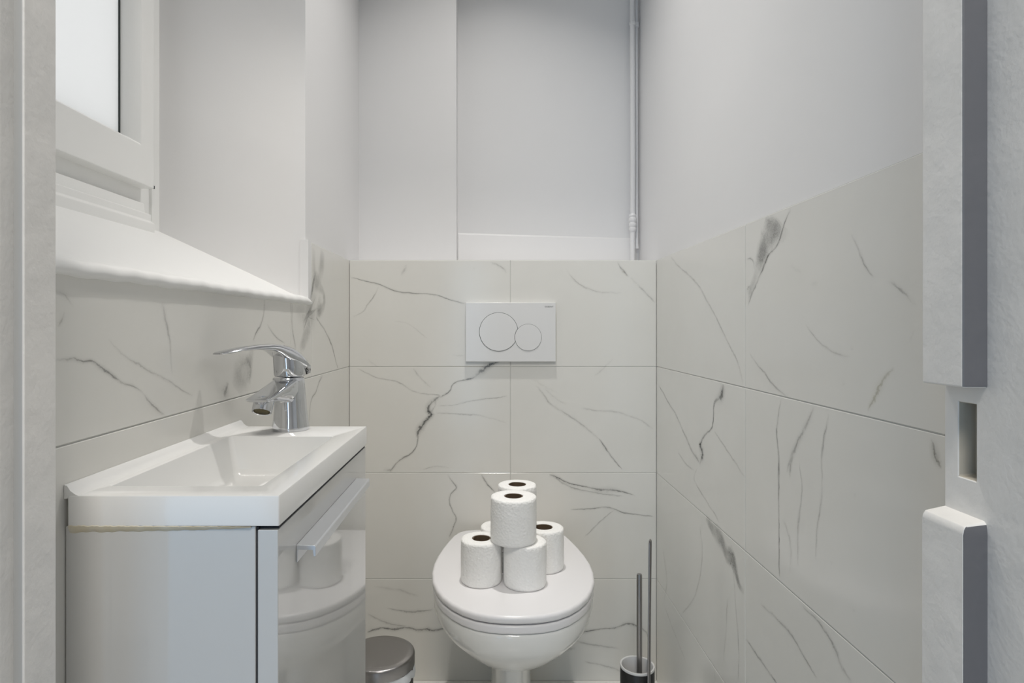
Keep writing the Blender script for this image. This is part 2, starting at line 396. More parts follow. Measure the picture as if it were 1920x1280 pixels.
RV = [
 ('c', [(487,283),(455,345),(425,415),(402,475),(388,530),(372,580),(362,630)], (46,40,26,18,12,10,4), .5),
 ('c', [(470,300),(440,360),(415,430),(395,500)], (30,26,16), .45),
 ('c', [(518,276),(492,330),(468,408),(432,448),(403,512),(383,568),(360,640)], (5,5,5,6,6,6,3), .8),
 ('c', [(412,345),(408,370),(425,385)], 7, .45), ('c', [(354,466),(378,464),(386,500)], 5, .55),
 ('c', [(372,560),(356,575),(362,600)], 8, .6),
 ('c', [(75,455),(110,500),(165,545),(215,620),(250,700),(290,790),(325,860),(345,930)], 6, .32),
 ('c', [(365,810),(410,870),(460,930),(510,970)], 5, .4),
 ('c', [(740,370),(765,415),(800,490),(830,515)], 4, .38), ('c', [(875,545),(930,590),(985,650)], 5, .3),
 ('c', [(570,700),(620,770),(680,815),(740,835)], 4, .3), ('c', [(515,485),(560,510)], 8, .2), ('c', [(590,555),(620,560)], 9, .25),
 ('c', [(738,790),(752,795)], 5, .4), ('c', [(975,720),(950,770)], 4, .25), ('c', [(705,930),(722,925)], 5, .3),
 ('c', [(900,865),(850,930),(805,1030)], (4,9,4), .5, True),
 ('c', [(30,930),(70,1000),(110,1080),(150,1170),(180,1215)], (4,6,7,10), .5),
 ('c', [(270,927),(258,975),(235,1000),(228,1080),(195,1112),(180,1150),(190,1185),(180,1222)], (20,16,6,5,6,8,16,10), .95),
 ('c', [(235,1100),(290,1180),(350,1270)], 5, .32), ('c', [(100,1180),(160,1245)], 5, .3),
 ('d', [(235,195),(215,262),(260,340),(320,430),(345,478)], 5, .4),
 ('c', [(482,980),(465,1060),(463,1110),(475,1200),(470,1280)], 5, .5),
 ('d', [(628,5),(630,100),(640,300),(645,450),(640,550),(637,650),(645,755)], (4,5,4,4), .75),
 ('c', [(602,1010),(570,1080),(530,1180),(512,1280)], 9, .3), ('d', [(770,20),(715,130),(685,240)], 9, .24),
 ('c', [(658,1035),(642,1120),(632,1200)], 5, .35), ('d', [(872,10),(860,150),(850,350),(830,480),(820,660)], 5, .32),
 ('d', [(745,170),(750,300),(740,450),(725,560),(728,690)], (3,4,7,6), .32), ('d', [(660,460),(700,600),(695,740)], 8, .2),
 ('d', [(1400,52),(1415,110),(1435,170),(1460,205)], (7,8,4), .75), ('d', [(1405,80),(1425,150),(1455,200)], 9, .5, True),
 ('d', [(277,452),(310,510),(345,550),(375,620),(405,660),(420,720),(440,800),(465,845)], (9,12,22,14,22,9,6), .85),
 ('d', [(385,620),(415,650),(420,700)], 10, .6),
 ('d', [(245,490),(258,650),(230,820),(160,940)], 6, .25), ('d', [(60,600),(80,760),(65,870)], 8, .25),
 ('d', [(410,700),(420,800),(430,950),(445,1150),(440,1270)], 5, .35), ('d', [(385,850),(380,1000),(370,1180)], 6, .25),
 ('d', [(550,880),(620,950),(700,1050),(760,1150),(830,1275)], 6, .38), ('d', [(760,900),(850,1000),(920,1100),(960,1190),(1010,1260)], (4,5,9,6), .38),
 ('d', [(475,1060),(520,1120),(570,1190),(640,1270)], (4,7,4), .5),
 ('d', [(70,900),(120,1030),(175,1180)], 6, .3), ('d', [(318,1210),(325,1275)], 6, .4),
 ('d', [(1015,335),(1025,350)], 7, .3), ('d', [(900,665),(910,690)], 8, .3), ('d', [(1010,910),(1020,930)], 7, .25),
]
LV = [
 ('e', [(35,716),(110,715),(150,713),(200,740),(240,742),(290,775),(360,810),(430,845),(500,880),(545,905)], (3,4,3,5,4,3,3), .62),
 ('e', [(545,905),(590,960),(640,1000),(680,1025)], 5, .42),
 ('e', [(340,600),(400,660),(500,730),(600,790),(720,850),(830,920)], 4, .28),
 ('e', [(655,380),(680,500),(700,600),(705,680),(715,800)], (8,6,4,3), .32),
 ('e', [(1235,352),(1232,450),(1215,520),(1190,570),(1170,610)], 6, .6),
 ('e', [(1165,640),(1155,700),(1125,770),(1100,840),(1085,900)], (6,14,34,34,20), .5),
 ('e', [(1130,690),(1155,760),(1145,850)], 14, .4), ('e', [(1030,835),(1012,900),(1005,925)], (8,16,14), .7),
 ('e', [(1480,395),(1500,460),(1495,530)], (50,60,30), .45), ('e', [(1500,520),(1470,590),(1440,660)], (24,20,10), .45),
 ('e', [(1395,385),(1390,480),(1400,560),(1415,660)], 7, .5),
 ('e', [(1420,390),(1440,430),(1450,500)], 26, .35),
 ('e', [(1522,85),(1512,180),(1530,270),(1570,320),(1580,380),(1562,430),(1532,450)], (14,22,24,12,10,16,10), .5),
 ('e', [(1530,470),(1545,495),(1590,560),(1620,620),(1640,690),(1658,768)], 7, .7),
 ('e', [(1570,95),(1562,200),(1548,260)], 22, .4), ('e', [(1540,380),(1560,440)], 24, .5),
 ('e', [(1570,805),(1545,850),(1530,900),(1505,960),(1495,1075)], (12,7,6,5), .6),
 ('e', [(1250,510),(1300,570),(1355,630)], 5, .35), ('e', [(38,325),(100,350),(150,410)], 4, .28), ('e', [(100,430),(80,500),(60,535)], 4, .3),
 ('e', [(80,470),(62,530)], 5, .3, True), ('e', [(870,720),(880,800)], 34, .1),
]
veins('back', t_back, BV, (XL, XR, TOPZ - 0.001))
veins('right', t_right, RV, (0.5, D, TOPZ - 0.001))
veins('left', t_left, LV, (0.49, D, lambda y: TOPZ - 0.001 if y > 1.344 else 1.03))

# ------------------------------------------------------------------ window in the left wall
win = thing('window_1', None, None, (-0.68, 0.94, 1.17), kind='structure')
WA, WB = 0.62, 1.262      # window extent along Y
ZB, ZT = 1.165, 2.2
def frame_ring(bm, y0, y1, z0, z1, wl, wb, x0, x1, taper=0.0, depth=0.0):
    """rectangular ring of width wl (stiles) / wb (rails), from x0 (outside) to x1 (room side), inner edge bevelled by taper"""
    o = [(y0, z0), (y1, z0), (y1, z1), (y0, z1)]
    i = [(y0 + wl, z0 + wb), (y1 - wl, z0 + wb), (y1 - wl, z1 - wl), (y0 + wl, z1 - wl)]
    i2 = [(y0 + wl - taper, z0 + wb - taper), (y1 - wl + taper, z0 + wb - taper), (y1 - wl + taper, z1 - wl + taper), (y0 + wl - taper, z1 - wl + taper)]
    R = [[(x0, *p) for p in o], [(x1, *p) for p in o], [(x1, *p) for p in i2], [(x1 - depth, *p) for p in i], [(x0, *p) for p in i], [(x0, *p) for p in o]]
    vs = [[bm.verts.new(p) for p in r] for r in R[:-1]]; vs.append(vs[0])
    for a, b in zip(vs, vs[1:]):
        for k in range(4): bm.faces.new((a[k], a[(k + 1) % 4], b[(k + 1) % 4], b[k]))
bm = BM()
frame_ring(bm, WA, WB, ZB - 0.03, ZT, 0.030, 0.165, -0.77, -0.690)
box(bm, -0.70, -0.684, 1.232, WB, ZB - 0.03, ZT)
prism(bm, [(-0.70, ZB - 0.03), (-0.655, ZB - 0.03), (-0.655, 1.182), (-0.662, 1.187), (-0.662, 1.200), (-0.674, 1.203), (-0.676, 1.222), (-0.70, 1.224)], 'y', WA + 0.002, 1.190)
fr = link('window_frame', bm, 'frame', bevel=0.0015)
bm = BM()
frame_ring(bm, WA + 0.012, 1.203, 1.2535, ZT - 0.03, 0.056, 0.086, -0.72, -0.664, 0.012, 0.021)
sa = link('sash', bm, 'frame', bevel=0.0015)
bm = BM()
frame_ring(bm, WA + 0.0675, 1.1475, 1.3390, ZT - 0.0855, 0.0018, 0.0018, -0.6985, -0.6965)
ga = link('glazing_gasket', bm, 'rubber')
pane = link('glass_pane', boxes((-0.704, -0.698, WA + 0.060, 1.155, 1.330, ZT - 0.080)), 'glass')
bm = BM(); box(bm, -0.6978, -0.6970, 1.1425, 1.1445, 1.341, ZT - 0.088)
sp = link('spacer_bar', bm, 'rubber')
# hinge pin hole at the sash corner
hg = link('hinge', boxes((-0.6845, -0.6832, 1.2345, 1.2405, 1.262, 1.268)), 'rubber')
bm = BM()   # sloping sill with rounded nose
prof = [(-0.70, 1.150), (-0.700, 1.186), (-0.66, 1.167), (-0.52, 1.099), (-0.46, 1.069), (-0.435, 1.056), (-0.422, 1.0505), (-0.412, 1.0485), (-0.402, 1.0478), (-0.3945, 1.0455), (-0.3900, 1.0415),
        (-0.3890, 1.037), (-0.3900, 1.033), (-0.3935, 1.031), (-0.42, 1.02), (-0.55, 1.05)]
n = 60; rs = []
for k in range(n + 1):
    y = 0.50 + (1.344 - 0.50) * k / n
    e = max(0, (y - 1.31) / 0.034)
    j = 0.0012 * math.sin(k * 1.7) + 0.0008 * math.sin(k * 0.61)
    ring = []
    for (x, z) in prof:
        yy = y
        if x < PL - 0.002: yy = 0.50 + (min(1.322, 1.326 + (x - PL) * 0.25) + 0.004 - 0.50) * k / n
        f = 1 if x > -0.43 else 0
        xx = x - (e ** 2) * 0.004 * (x > -0.40); zz = z + j * f * 0.6 - (e ** 2) * 0.008 * (x > -0.415) * (z > 1.038)
        ring.append((xx, yy, zz))
    rs.append(ring)
rings(bm, rs)
sl = link('window_sill', bm, 'sill', smooth=True, angle=60)
place(win, fr, sa, pane, sl); place(sa, ga); place(sa, hg)
for o_ in (ga, hg):
    for v_ in o_.data.vertices: v_.co -= Vector(win.location)
place(pane, sp)
for v_ in sp.data.vertices: v_.co -= Vector(win.location)

# ------------------------------------------------------------------ doorway (painted wooden frame)
door = thing('door_1', None, None, (0, 0.43, 0), kind='structure')
JX, Y0, Y1 = 0.370, 0.415, 0.500
SY, SX = 0.4565, 0.3515
bm = BM()    # right jamb with the open mortise of the old latch
ys = [Y0, 0.44, 0.4674, 0.485, Y1]; zs = [0, 0.45, 0.834, 0.864, 0.923, 0.9366, 1.3, 1.7, 2.05]
grid = [[bm.verts.new((JX, y, z)) for z in zs] for y in ys]
for i in range(4):
    for j in range(8):
        if i == 2 and j == 3: continue
        bm.faces.new((grid[i][j], grid[i + 1][j], grid[i + 1][j + 1], grid[i][j + 1]))
hole = [grid[2][3], grid[3][3], grid[3][4], grid[2][4]]
deep = [bm.verts.new((JX + 0.013, y, z)) for y, z in ((0.4690, 0.866), (0.4835, 0.866), (0.4835, 0.9215), (0.4690, 0.9215))]
for k in range(4): bm.faces.new((hole[k], hole[(k + 1) % 4], deep[(k + 1) % 4], deep[k]))
bm.faces.new(deep)
R0 = [grid[0][0], grid[4][0], grid[4][8], grid[0][8]]
bk = [bm.verts.new((JX + 0.032, y, z)) for y, z in ((Y0, 0), (Y1, 0), (Y1, 2.05), (Y0, 2.05))]
bm.faces.new(bk)
bm.faces.new([grid[0][j] for j in range(9)] + [bk[3], bk[0]]); bm.faces.new([grid[4][j] for j in range(9)] + [bk[2], bk[1]])
bm.faces.new([grid[i][0] for i in range(5)] + [bk[1], bk[0]]); bm.faces.new([grid[i][8] for i in range(5)] + [bk[2], bk[3]])
j1 = link('door_jamb', bm, ('jamb', 'wood'), bevel=0.0012, seg=3)
for p_ in j1.data.polygons:
    if len(p_.vertices) == 4 and JX + 0.003 < p_.center.x < JX + 0.0135 and 0.46 < p_.center.y < 0.49: p_.material_index = 1
def paint_edge_shade(o):     # shade on the stop's hall-facing side, painted in as a darker colour
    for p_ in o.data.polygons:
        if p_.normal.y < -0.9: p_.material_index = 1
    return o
st1 = paint_edge_shade(link('door_stop', boxes((SX, JX + 0.001, SY, Y1, 0.9366, 2.03)), ('jamb', 'edge'), bevel=0.0016, seg=3))
bm = BM()   # lower stop with a worn, rounded upper end
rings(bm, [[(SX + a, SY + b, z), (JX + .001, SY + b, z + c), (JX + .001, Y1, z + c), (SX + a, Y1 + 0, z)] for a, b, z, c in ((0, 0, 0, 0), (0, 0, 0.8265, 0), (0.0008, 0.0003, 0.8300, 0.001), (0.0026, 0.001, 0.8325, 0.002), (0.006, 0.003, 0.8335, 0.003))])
st2 = paint_edge_shade(link('door_stop', bm, ('jamb', 'edge'), bevel=0.0014, seg=3))
j2 = link('door_jamb', boxes((-0.395, -0.363, 0.446, Y1, 0, 2.05)), 'jamb', bevel=0.0012, seg=3)
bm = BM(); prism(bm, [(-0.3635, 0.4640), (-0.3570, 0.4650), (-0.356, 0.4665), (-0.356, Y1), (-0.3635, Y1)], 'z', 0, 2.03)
st3 = paint_edge_shade(link('door_stop', bm, ('jamb', 'edge2'), bevel=0.001))
hd = link('door_head', boxes((-0.395, 0.402, Y0, Y1, 2.03, 2.05)), 'jamb', bevel=0.001)
place(door, j1, st1, st2, j2, st3, hd)

# ------------------------------------------------------------------ pipes in the corner of the recess
pp = thing('water_pipe', 'white painted vertical pipe with threaded collar in back right corner above tiles', 'pipe', (0.442, 1.915, 1.16))
XP, YP = 0.4405, 1.915
bm = BM(); tube(bm, [(XP, YP, 1.160), (XP + .0015, YP, 1.5), (XP, YP, 1.9), (XP, YP, 2.3), (XP, YP, H)], 0.0078, 20)
a = link('main_pipe', bm, 'paint', smooth=True)
bm = BM(); lathe(bm, [(0.0078, 1.278), (0.0105, 1.283), (0.0115, 1.290), (0.0098, 1.294), (0.0118, 1.299), (0.0118, 1.305), (0.0098, 1.309), (0.0118, 1.313), (0.0118, 1.321), (0.0098, 1.325), (0.0112, 1.330), (0.0080, 1.337)], (XP + 0.0003, YP, 0), 24)
b = link('pipe_collar', bm, 'paint', smooth=True)
bm = BM(); tube(bm, [(XP + 0.0165, YP + 0.006, 1.228), (XP + 0.0150, YP + 0.008, 1.25), (XP + 0.0150, YP + 0.010, 1.5), (XP + 0.0150, YP + 0.010, H)], 0.0052, 14)
c = link('thin_pipe', bm, 'paint', smooth=True)
bm = BM()
for zc in (1.932,):
    lathe(bm, [(0.0078, zc - .006), (0.0098, zc - 0.004), (0.0098, zc + 0.004), (0.0078, zc + 0.006)], (XP, YP, 0), 20)
    lathe(bm, [(0.005, zc - .010), (0.0082, zc - 0.007), (0.0082, zc + 0.006), (0.005, zc + 0.009)], (XP + 0.0150, YP + 0.010, 0), 20)
d_ = link('pipe_clip', bm, 'paint', smooth=True)
place(pp, a, b, c, d_)

# ------------------------------------------------------------------ ceiling lamp (above the frame)
lt = thing('ceiling_light', 'small round recessed downlight in ceiling above the toilet', 'ceiling light', (LAMP[0], LAMP[1], H))
bm = BM(); lathe(bm, [(0.041, H + .0), (0.041, H - 0.02), (0.046, H - 0.024), (0.058, H - 0.012), (0.060, H)], (LAMP[0], LAMP[1], 0), 40, cap0=False, cap1=False)
a = link('lamp_ring', bm, 'frame', smooth=True)
place(lt, a)

# ------------------------------------------------------------------ washbasin
ZS = 0.826; BX0, BX1, BY0, BY1 = XL, -0.1965, 0.565, 0.962
wb = thing('washbasin', 'small rectangular white washbasin on the gloss cabinet under the window sill', 'washbasin', (-0.296, 0.76, ZS - 0.0275))
bm = BM()
def rr(x0, x1, y0, y1, z, r, n=6):
    out = []
    for cx, cy, a0 in ((x1 - r, y1 - r, 0), (x0 + r, y1 - r, PI / 2), (x0 + r, y0 + r, PI), (x1 - r, y0 + r, 1.5 * PI)):
        for k in range(n + 1):
            a = a0 + PI / 2 * k / n; out.append((cx + r * math.cos(a), cy + r * math.sin(a), z))
    return out
L0 = 0.004
r_ = [rr(BX0 + L0, BX1, BY0, BY1, ZS - 0.0275, 0.0015), rr(BX0 + L0, BX1, BY0, BY1, ZS - 0.0012, 0.0015), rr(BX0 + L0 + .0006, BX1 - 0.0006, BY0 + 0.0006, BY1 - 0.0006, ZS, 0.0015),
      rr(-0.378, -0.2255, 0.600, 0.879, ZS, 0.006), rr(-0.3765, -0.227, 0.602, 0.8775, ZS - 0.0012, 0.006),
      rr(-0.3680, -0.2300, 0.607, 0.8765, ZS - 0.048, 0.008), rr(-0.3655, -0.2320, 0.610, 0.8735, ZS - 0.056, 0.009), rr(-0.3600, -0.238, 0.617, 0.868, ZS - 0.062, 0.010), rr(-0.350, -0.250, 0.63, 0.84, ZS - 0.0645, 0.012), rr(-0.31, -0.27, 0.69, 0.74, ZS - 0.0665, 0.012)]
vs = rings(bm, r_, cap0=False, cap1=True)
# underside: outer skirt in, around the bowl
r2 = [rr(BX0 + L0, BX1, BY0, BY1, ZS - 0.0275, 0.0015), rr(-0.380, -0.222, 0.597, 0.882, ZS - 0.0275, 0.006), rr(-0.376, -0.226, 0.602, 0.870, ZS - 0.070, 0.012)]
rings(bm, r2, cap0=False, cap1=True)
bmesh.ops.remove_doubles(bm, verts=bm.verts, dist=1e-5)
ba = link('basin_slab', bm, 'basin', smooth=True, angle=40)
bm = BM(); rings(bm, [[(XL + 0.0003, y, ZS - 0.003), (XL + 0.0003, y, ZS + h), (XL + 0.003, y, ZS + h * .92), (XL + 0.006, y, ZS + h * .45), (XL + 0.0105, y, ZS + 0.0012), (XL + 0.016, y, ZS - 0.001)] for y, h in ((0.566, 0.010), (0.75, 0.010), (0.93, 0.010), (0.9615, 0.010))])
lip = link('wall_lip', bm, 'basin', smooth=True, angle=50)
bm = BM(); lathe(bm, [(0.004, ZS - 0.0620), (0.020, ZS - 0.0622), (0.0225, ZS - 0.0640), (0.0225, ZS - 0.0675)], (-0.29, 0.715, 0), 32)
dr = link('drain', bm, 'chrome', smooth=True)
place(wb, ba, lip, dr)

# ------------------------------------------------------------------ vanity cabinet
CZ0, CZ1 = 0.255, ZS - 0.0285
vc = thing('vanity_cabinet', 'narrow white gloss wall cabinet under the washbasin, yellowed sealant along its top', 'cabinet', (-0.3, 0.76, CZ0))
cx0, cx1 = XL + 0.001, -0.2190
bm = boxes((cx0, cx1, 0.567, 0.583, CZ0, CZ1), (cx0, cx1, 0.944, 0.960, CZ0, CZ1), (cx0, cx1, 0.583, 0.944, CZ0, CZ0 + 0.016), (cx0, cx0 + 0.006, 0.583, 0.944, CZ0 + 0.016, CZ1), (cx0 + 0.02, cx1, 0.583, 0.944, 0.52, 0.536))
cb = link('cabinet_body', bm, 'lacquer', bevel=0.0007)
dz1 = CZ1 - 0.0035
dr_ = link('door', boxes((-0.2170, -0.1980, 0.567, 0.960, CZ0, dz1)), 'lacquer', bevel=0.0008)
bm = BM(); prism(bm, [(-0.1978, 0.7615), (-0.1795, 0.7610), (-0.1782, 0.7595), (-0.1782, 0.7500), (-0.1805, 0.7500), (-0.1812, 0.7562), (-0.1960, 0.7570), (-0.1966, 0.7440), (-0.1978, 0.7440)], 'y', 0.619, 0.893)
hn = link('handle', bm, 'alu', bevel=0.0004)
bm = boxes((-0.2195, -0.2168, 0.569, 0.572, CZ0 + .002, CZ1 - .001), (-0.2165, -0.199, 0.572, 0.958, dz1, CZ1 + 0.001))  # black strips standing in for the shade inside the open door gaps
gp = link('gap_shade_strips', bm, 'gap')
# yellowed sealant bead under the slab
bm = BM(); rs = []; random.seed(3)
for k in range(70):
    t = k / 69; x = -0.391 + t * (0.391 - 0.2225)
    h = 0.0060 * (1 - t) ** 0.6 * (0.85 + 0.15 * math.sin(k * .9) * math.sin(k * .37 + 1)) + 0.0012; up = 0.0018 * (1 - t) * (0.7 + 0.5 * math.sin(k * .63) * math.sin(k * 1.9)) + 0.0003
    z = CZ1
    rs.append([(x, 0.5672, z - h), (x, 0.5662 - 0.0004, z - h * 0.6), (x, 0.5655 - 0.0006, z - h * .2), (x, 0.5648 - 0.0004, z + up * 0.5), (x, 0.5652, z + up)])
rings(bm, rs)
sg = link('sealant', bm, 'glue', smooth=True)
place(vc, cb, dr_, hn, gp, sg)
hn.parent = dr_

# ------------------------------------------------------------------ tap
TX, TY = -0.306, 0.932
tp = thing('basin_tap', 'chrome single-lever mixer tap on the far end of the washbasin', 'tap', (TX, TY, ZS))
bm = BM()
rs = []
for z, r, off in ((0, .0265, 0), (.003, .0275, 0), (.006, .0272, 0), (.015, .0258, 0), (.03, .0245, .0005), (.045, .0238, .001), (.06, .0235, .002), (.070, .0235, .003), (.078, .0232, .0035), (.080, .0215, .0035)):
    rs.append([(TX - off + r * math.cos(2 * PI * k / 40), TY + r * 0.98 * math.sin(2 * PI * k / 40), ZS + z) for k in range(40)])
rings(bm, rs)
bd = link('tap_body', bm, 'chrome', smooth=True, angle=50)
def along(phi): return Vector((-math.sin(phi), -math.cos(phi), 0)), Vector((math.cos(phi), -math.sin(phi), 0))
# spout: tapering wedge
f, s = along(math.radians(10))
bm = BM(); rs = []
O = Vector((TX - .002, TY, ZS))
for t, w_, zt, zb in ((-0.004, .0200, .0810, .030), (.010, .0200, .0800, .040), (.028, .0198, .0745, .046), (.052, .0188, .0670, .0495), (.074, .0180, .0605, .0510), (.0885, .0174, .0570, .0518), (.0915, .0160, .0555, .0525)):
    c = O + f * t; zz = (zt + zb) / 2; hh = (zt - zb) / 2; ring = []
    for k in range(32):
        a = 2 * PI * k / 32; e = 0.30
        ca, sa_ = math.cos(a), math.sin(a)
        x = w_ * math.copysign(abs(ca) ** e, ca); y = hh * math.copysign(abs(sa_) ** e, sa_)
        if y < 0: x *= 1 - 0.25 * (-y / hh)
        ring.append(c + s * x + Vector((0, 0, zz + y)))
    rs.append(ring)
rings(bm, rs)
spt = link('spout', bm, 'chrome', smooth=True, angle=32)
bm = BM(); T = Matrix.Rotation(math.radians(-30), 4, 'X')
ac = O + f * 0.078 + Vector((0, 0, 0.0375))
lathe(bm, [(0.0112, 0.003), (0.0112, 0.0), (0.0130, -0.0008), (0.0136, 0.001), (0.0136, 0.013), (0.0142, 0.018)], ac, 32, T, cap0=False, cap1=True)
ae = link('aerator', bm, 'chrome', smooth=True)
bm = BM(); lathe(bm, [(0.0113, 0.0022), (0.0113, 0.0028)], ac, 24, T); am = link('aerator_mesh', bm, 'brass')
# handle cap + lever
f, s = along(math.radians(35))
bm = BM(); rs = []
for z, r, sh in ((.0812, .0215, 0), (.083, .0234, 0), (.095, .0240, .0), (.104, .0240, .0005), (.110, .0236, .001), (.115, .0225, .003), (.119, .0200, .005), (.1225, .015, .006), (.124, .006, .006)):
    c = O + f * sh + Vector((0, 0, ZS * 0 + z))
    rs.append([c + f * (r * math.cos(2 * PI * k / 40)) * (1.06 if math.cos(2 * PI * k / 40) < 0 else 1.0) + s * (r * 0.94 * math.sin(2 * PI * k / 40)) + Vector((0, 0, -0.006 * (z - .08) / .047 * (-math.cos(2 * PI * k / 40) + 0))) for k in range(40)])
rings(bm, rs)
cp = link('handle_cap', bm, 'chrome', smooth=True, angle=60)
bm = BM(); rs = []
for t, w_, zt, th in ((-.0285, .006, .0985, .008), (-.0278, .0150, .1030, .012), (-.0235, .0205, .1095, .018), (-.014, .0232, .1180, .022), (-.002, .0236, .1245, .024), (.010, .0228, .1285, .024), (.020, .0212, .1303, .020), (.028, .0197, .1311, .0145), (.038, .0180, .1314, .0100), (.060, .0158, .1306, .0070), (.085, .0142, .1280, .0056), (.108, .0132, .1240, .0050), (.1150, .0122, .1228, .0045), (.1180, .0092, .1220, .0030)):
    c = O + f * t; ring = []
    for k in range(28):
        a = 2 * PI * k / 28; ca, sa_ = math.cos(a), math.sin(a); e = 0.6
        x = w_ * math.copysign(abs(ca) ** e, ca); y = th / 2 * math.copysign(abs(sa_) ** e, sa_)
        y -= (0.0020 + 0.006 * max(0, 1 - t / 0.03)) * (x / w_) ** 2 * (1 if y > 0 else 0.3)
        ring.append(c + s * x + Vector((0, 0, zt - th / 2 + y)))
    rs.append(ring)
rings(bm, rs)
lv = link('lever', bm, 'chrome', smooth=True, angle=60)
place(tp, bd, spt, ae, am, cp, lv)
am.parent = ae
for o_ in (am,): pass

# ------------------------------------------------------------------ toilet
TCX, LZ = 0.0475, 0.430
tab = [(1.166, 0), (1.1675, .028), (1.172, .053), (1.182, .080), (1.200, .106), (1.2246, .129), (1.255, .149), (1.287, .163), (1.33, .176), (1.38, .1825), (1.43, .183), (1.48, .1785), (1.53, .1705), (1.58, .160), (1.62, .150), (1.648, .138), (1.664, .120), (1.670, .095), (1.672, .05), (1.672, 0)]
def outline(grow=0.0, zz=0.0, yscale=None):
    cyc = 1.43
    L = [(TCX + w_, y) for y, w_ in tab] + [(TCX - w_, y) for y, w_ in tab[-2:0:-1]]
    out = []
    for k, (x, y) in enumerate(L):
        n0, n1 = L[k - 1], L[(k + 1) % len(L)]
        t = Vector((n1[0] - n0[0], n1[1] - n0[1])).normalized(); nv = Vector((t.y, -t.x))
        out.append((x + nv.x * grow, min(y + nv.y * grow, 1.69), zz))
    return out
wc = thing('toilet', 'white ceramic toilet with closed round lid carrying paper rolls', 'toilet', (TCX, 1.45, 0))
def slab_rings(z0, z1, r, g0=0.0):
    out = []
    for a in (0, 0.25, 0.5, 0.75, 1):
        an = a * PI / 2; out.append(outline(g0 - r * (1 - math.sin(an)), z0 + r * (1 - math.cos(an))))
    for a in (0, 0.25, 0.5, 0.75, 1):
        an = a * PI / 2; out.append(outline(g0 - r * (1 - math.cos(an)), z1 - r * (1 - math.sin(an))))
    return out
bm = BM(); rings(bm, slab_rings(LZ - 0.0165, LZ, 0.0065)); tl = link('lid', bm, 'lid', smooth=True, angle=60)
bm = BM(); rings(bm, slab_rings(LZ - 0.036, LZ - 0.0195, 0.004, -0.002)); ts = link('seat', bm, 'lid', smooth=True, angle=60)
bm = BM()
rs = []
def bowl_ring(z, fy, wf, by=1.69):
    """ring: front at fy, half width scaled by wf, back at by"""
    y0, y1 = 1.166, 1.672; out = []
    for x, y, _ in outline(0, 0):
        t = (y - y0) / (y1 - y0)
        out.append((TCX + (x - TCX) * wf, fy + (by - fy) * t, z))
    return out
prev = None
for z, fy, wf in ((.3925, 1.176, .965), (.3915, 1.172, .985), (.385, 1.170, .99), (.370, 1.171, .985), (.352, 1.176, .965), (.335, 1.187, .915), (.318, 1.203, .84), (.300, 1.223, .75), (.283, 1.245, .66), (.268, 1.268, .57), (.255, 1.292, .48), (.246, 1.315, .40), (.240, 1.338, .335), (.2375, 1.358, .29)):
    rs.append(bowl_ring(z, fy, wf))
rs.append(bowl_ring(.232, 1.372, .262)); rs.append(bowl_ring(.20, 1.380, .255)); rs.append(bowl_ring(.08, 1.378, .27)); rs.append(bowl_ring(.02, 1.370, .30)); rs.append(bowl_ring(0.0, 1.368, .305))
rings(bm, rs)
tb = link('bowl', bm, 'ceramic', smooth=True, angle=60)
bm = BM()
for sx in (-0.075, 0.075):
    lathe(bm, [(0.012, LZ - 0.034), (0.012, LZ - 0.004), (0.010, LZ + 0.0015)], (TCX + sx, 1.662, 0), 20)
place(wc, tl, ts, tb); bm.free()

# ------------------------------------------------------------------ flush plate
fp = thing('flush_plate', 'white dual flush plate with two round buttons on the tiled back wall', 'flush plate', (0.052, D, 0.968))
x0, x1, z0, z1 = -0.0722, 0.1766, 0.8866, 1.0497
YF = D - 0.0125
def arc_poly(cx, cz, r, n=72): return [(cx + r * math.cos(2 * PI * k / n), cz + r * math.sin(2 * PI * k / n)) for k in range(n)]
c1 = ((935 - CX) / 679.5, EYE - (622 - HY) / 679.5, 36.2 / 679.5); c2 = ((990.3 - CX) / 679.5, EYE - (632.4 - HY) / 679.5, 25.2 / 679.5)
bm = boxes((x0, x1, YF, D - 0.0002, z0, z1)); pa = link('plate', bm, 'plate', bevel=0.0012, seg=3)
def button(name, poly, y, t=0.0016):
    bm = BM(); n = len(poly); cx = sum(p[0] for p in poly) / n; cz = sum(p[1] for p in poly) / n
    def sc(k): return [(cx + (p[0] - cx) * k, cz + (p[1] - cz) * k) for p in poly]
    rings(bm, [[(a, y + 0.0004, b) for a, b in poly], [(a, y - t * .7, b) for a, b in poly], [(a, y - t, b) for a, b in sc(0.985)]])
    return link(name, bm, 'plate')
def cut_poly(g):
    P = []
    for x, z in arc_poly(c1[0], c1[1], c1[2] - g, 160):
        dx, dz = x - c2[0], z - c2[1]; r = math.hypot(dx, dz)
        if r < c2[2] + g:     # push the point onto the small circle along the line towards the big centre
            a = Vector((x, z)); c = Vector((c1[0], c1[1])); q = Vector((c2[0], c2[1])); lo, hi = 0.0, 1.0
            for _ in range(30):
                m_ = (lo + hi) / 2
                if (a.lerp(c, m_) - q).length < c2[2] + g: lo = m_
                else: hi = m_
            a = a.lerp(c, hi); x, z = a.x, a.y
        P.append((x, z))
    return P
def ring_groove(name, poly, wdt, y):
    bm = BM(); n = len(poly); cx = sum(p[0] for p in poly) / n; cz = sum(p[1] for p in poly) / n
    o = [(cx + (p[0] - cx) * (1 + wdt / 0.04), cz + (p[1] - cz) * (1 + wdt / 0.04)) for p in poly]
    rings(bm, [[(a, y + 0.0004, b) for a, b in o], [(a, y - 0.0002, b) for a, b in o], [(a, y - 0.0002, b) for a, b in poly], [(a, y + 0.0004, b) for a, b in poly]], False, False)
    return link(name, bm, 'rubber')
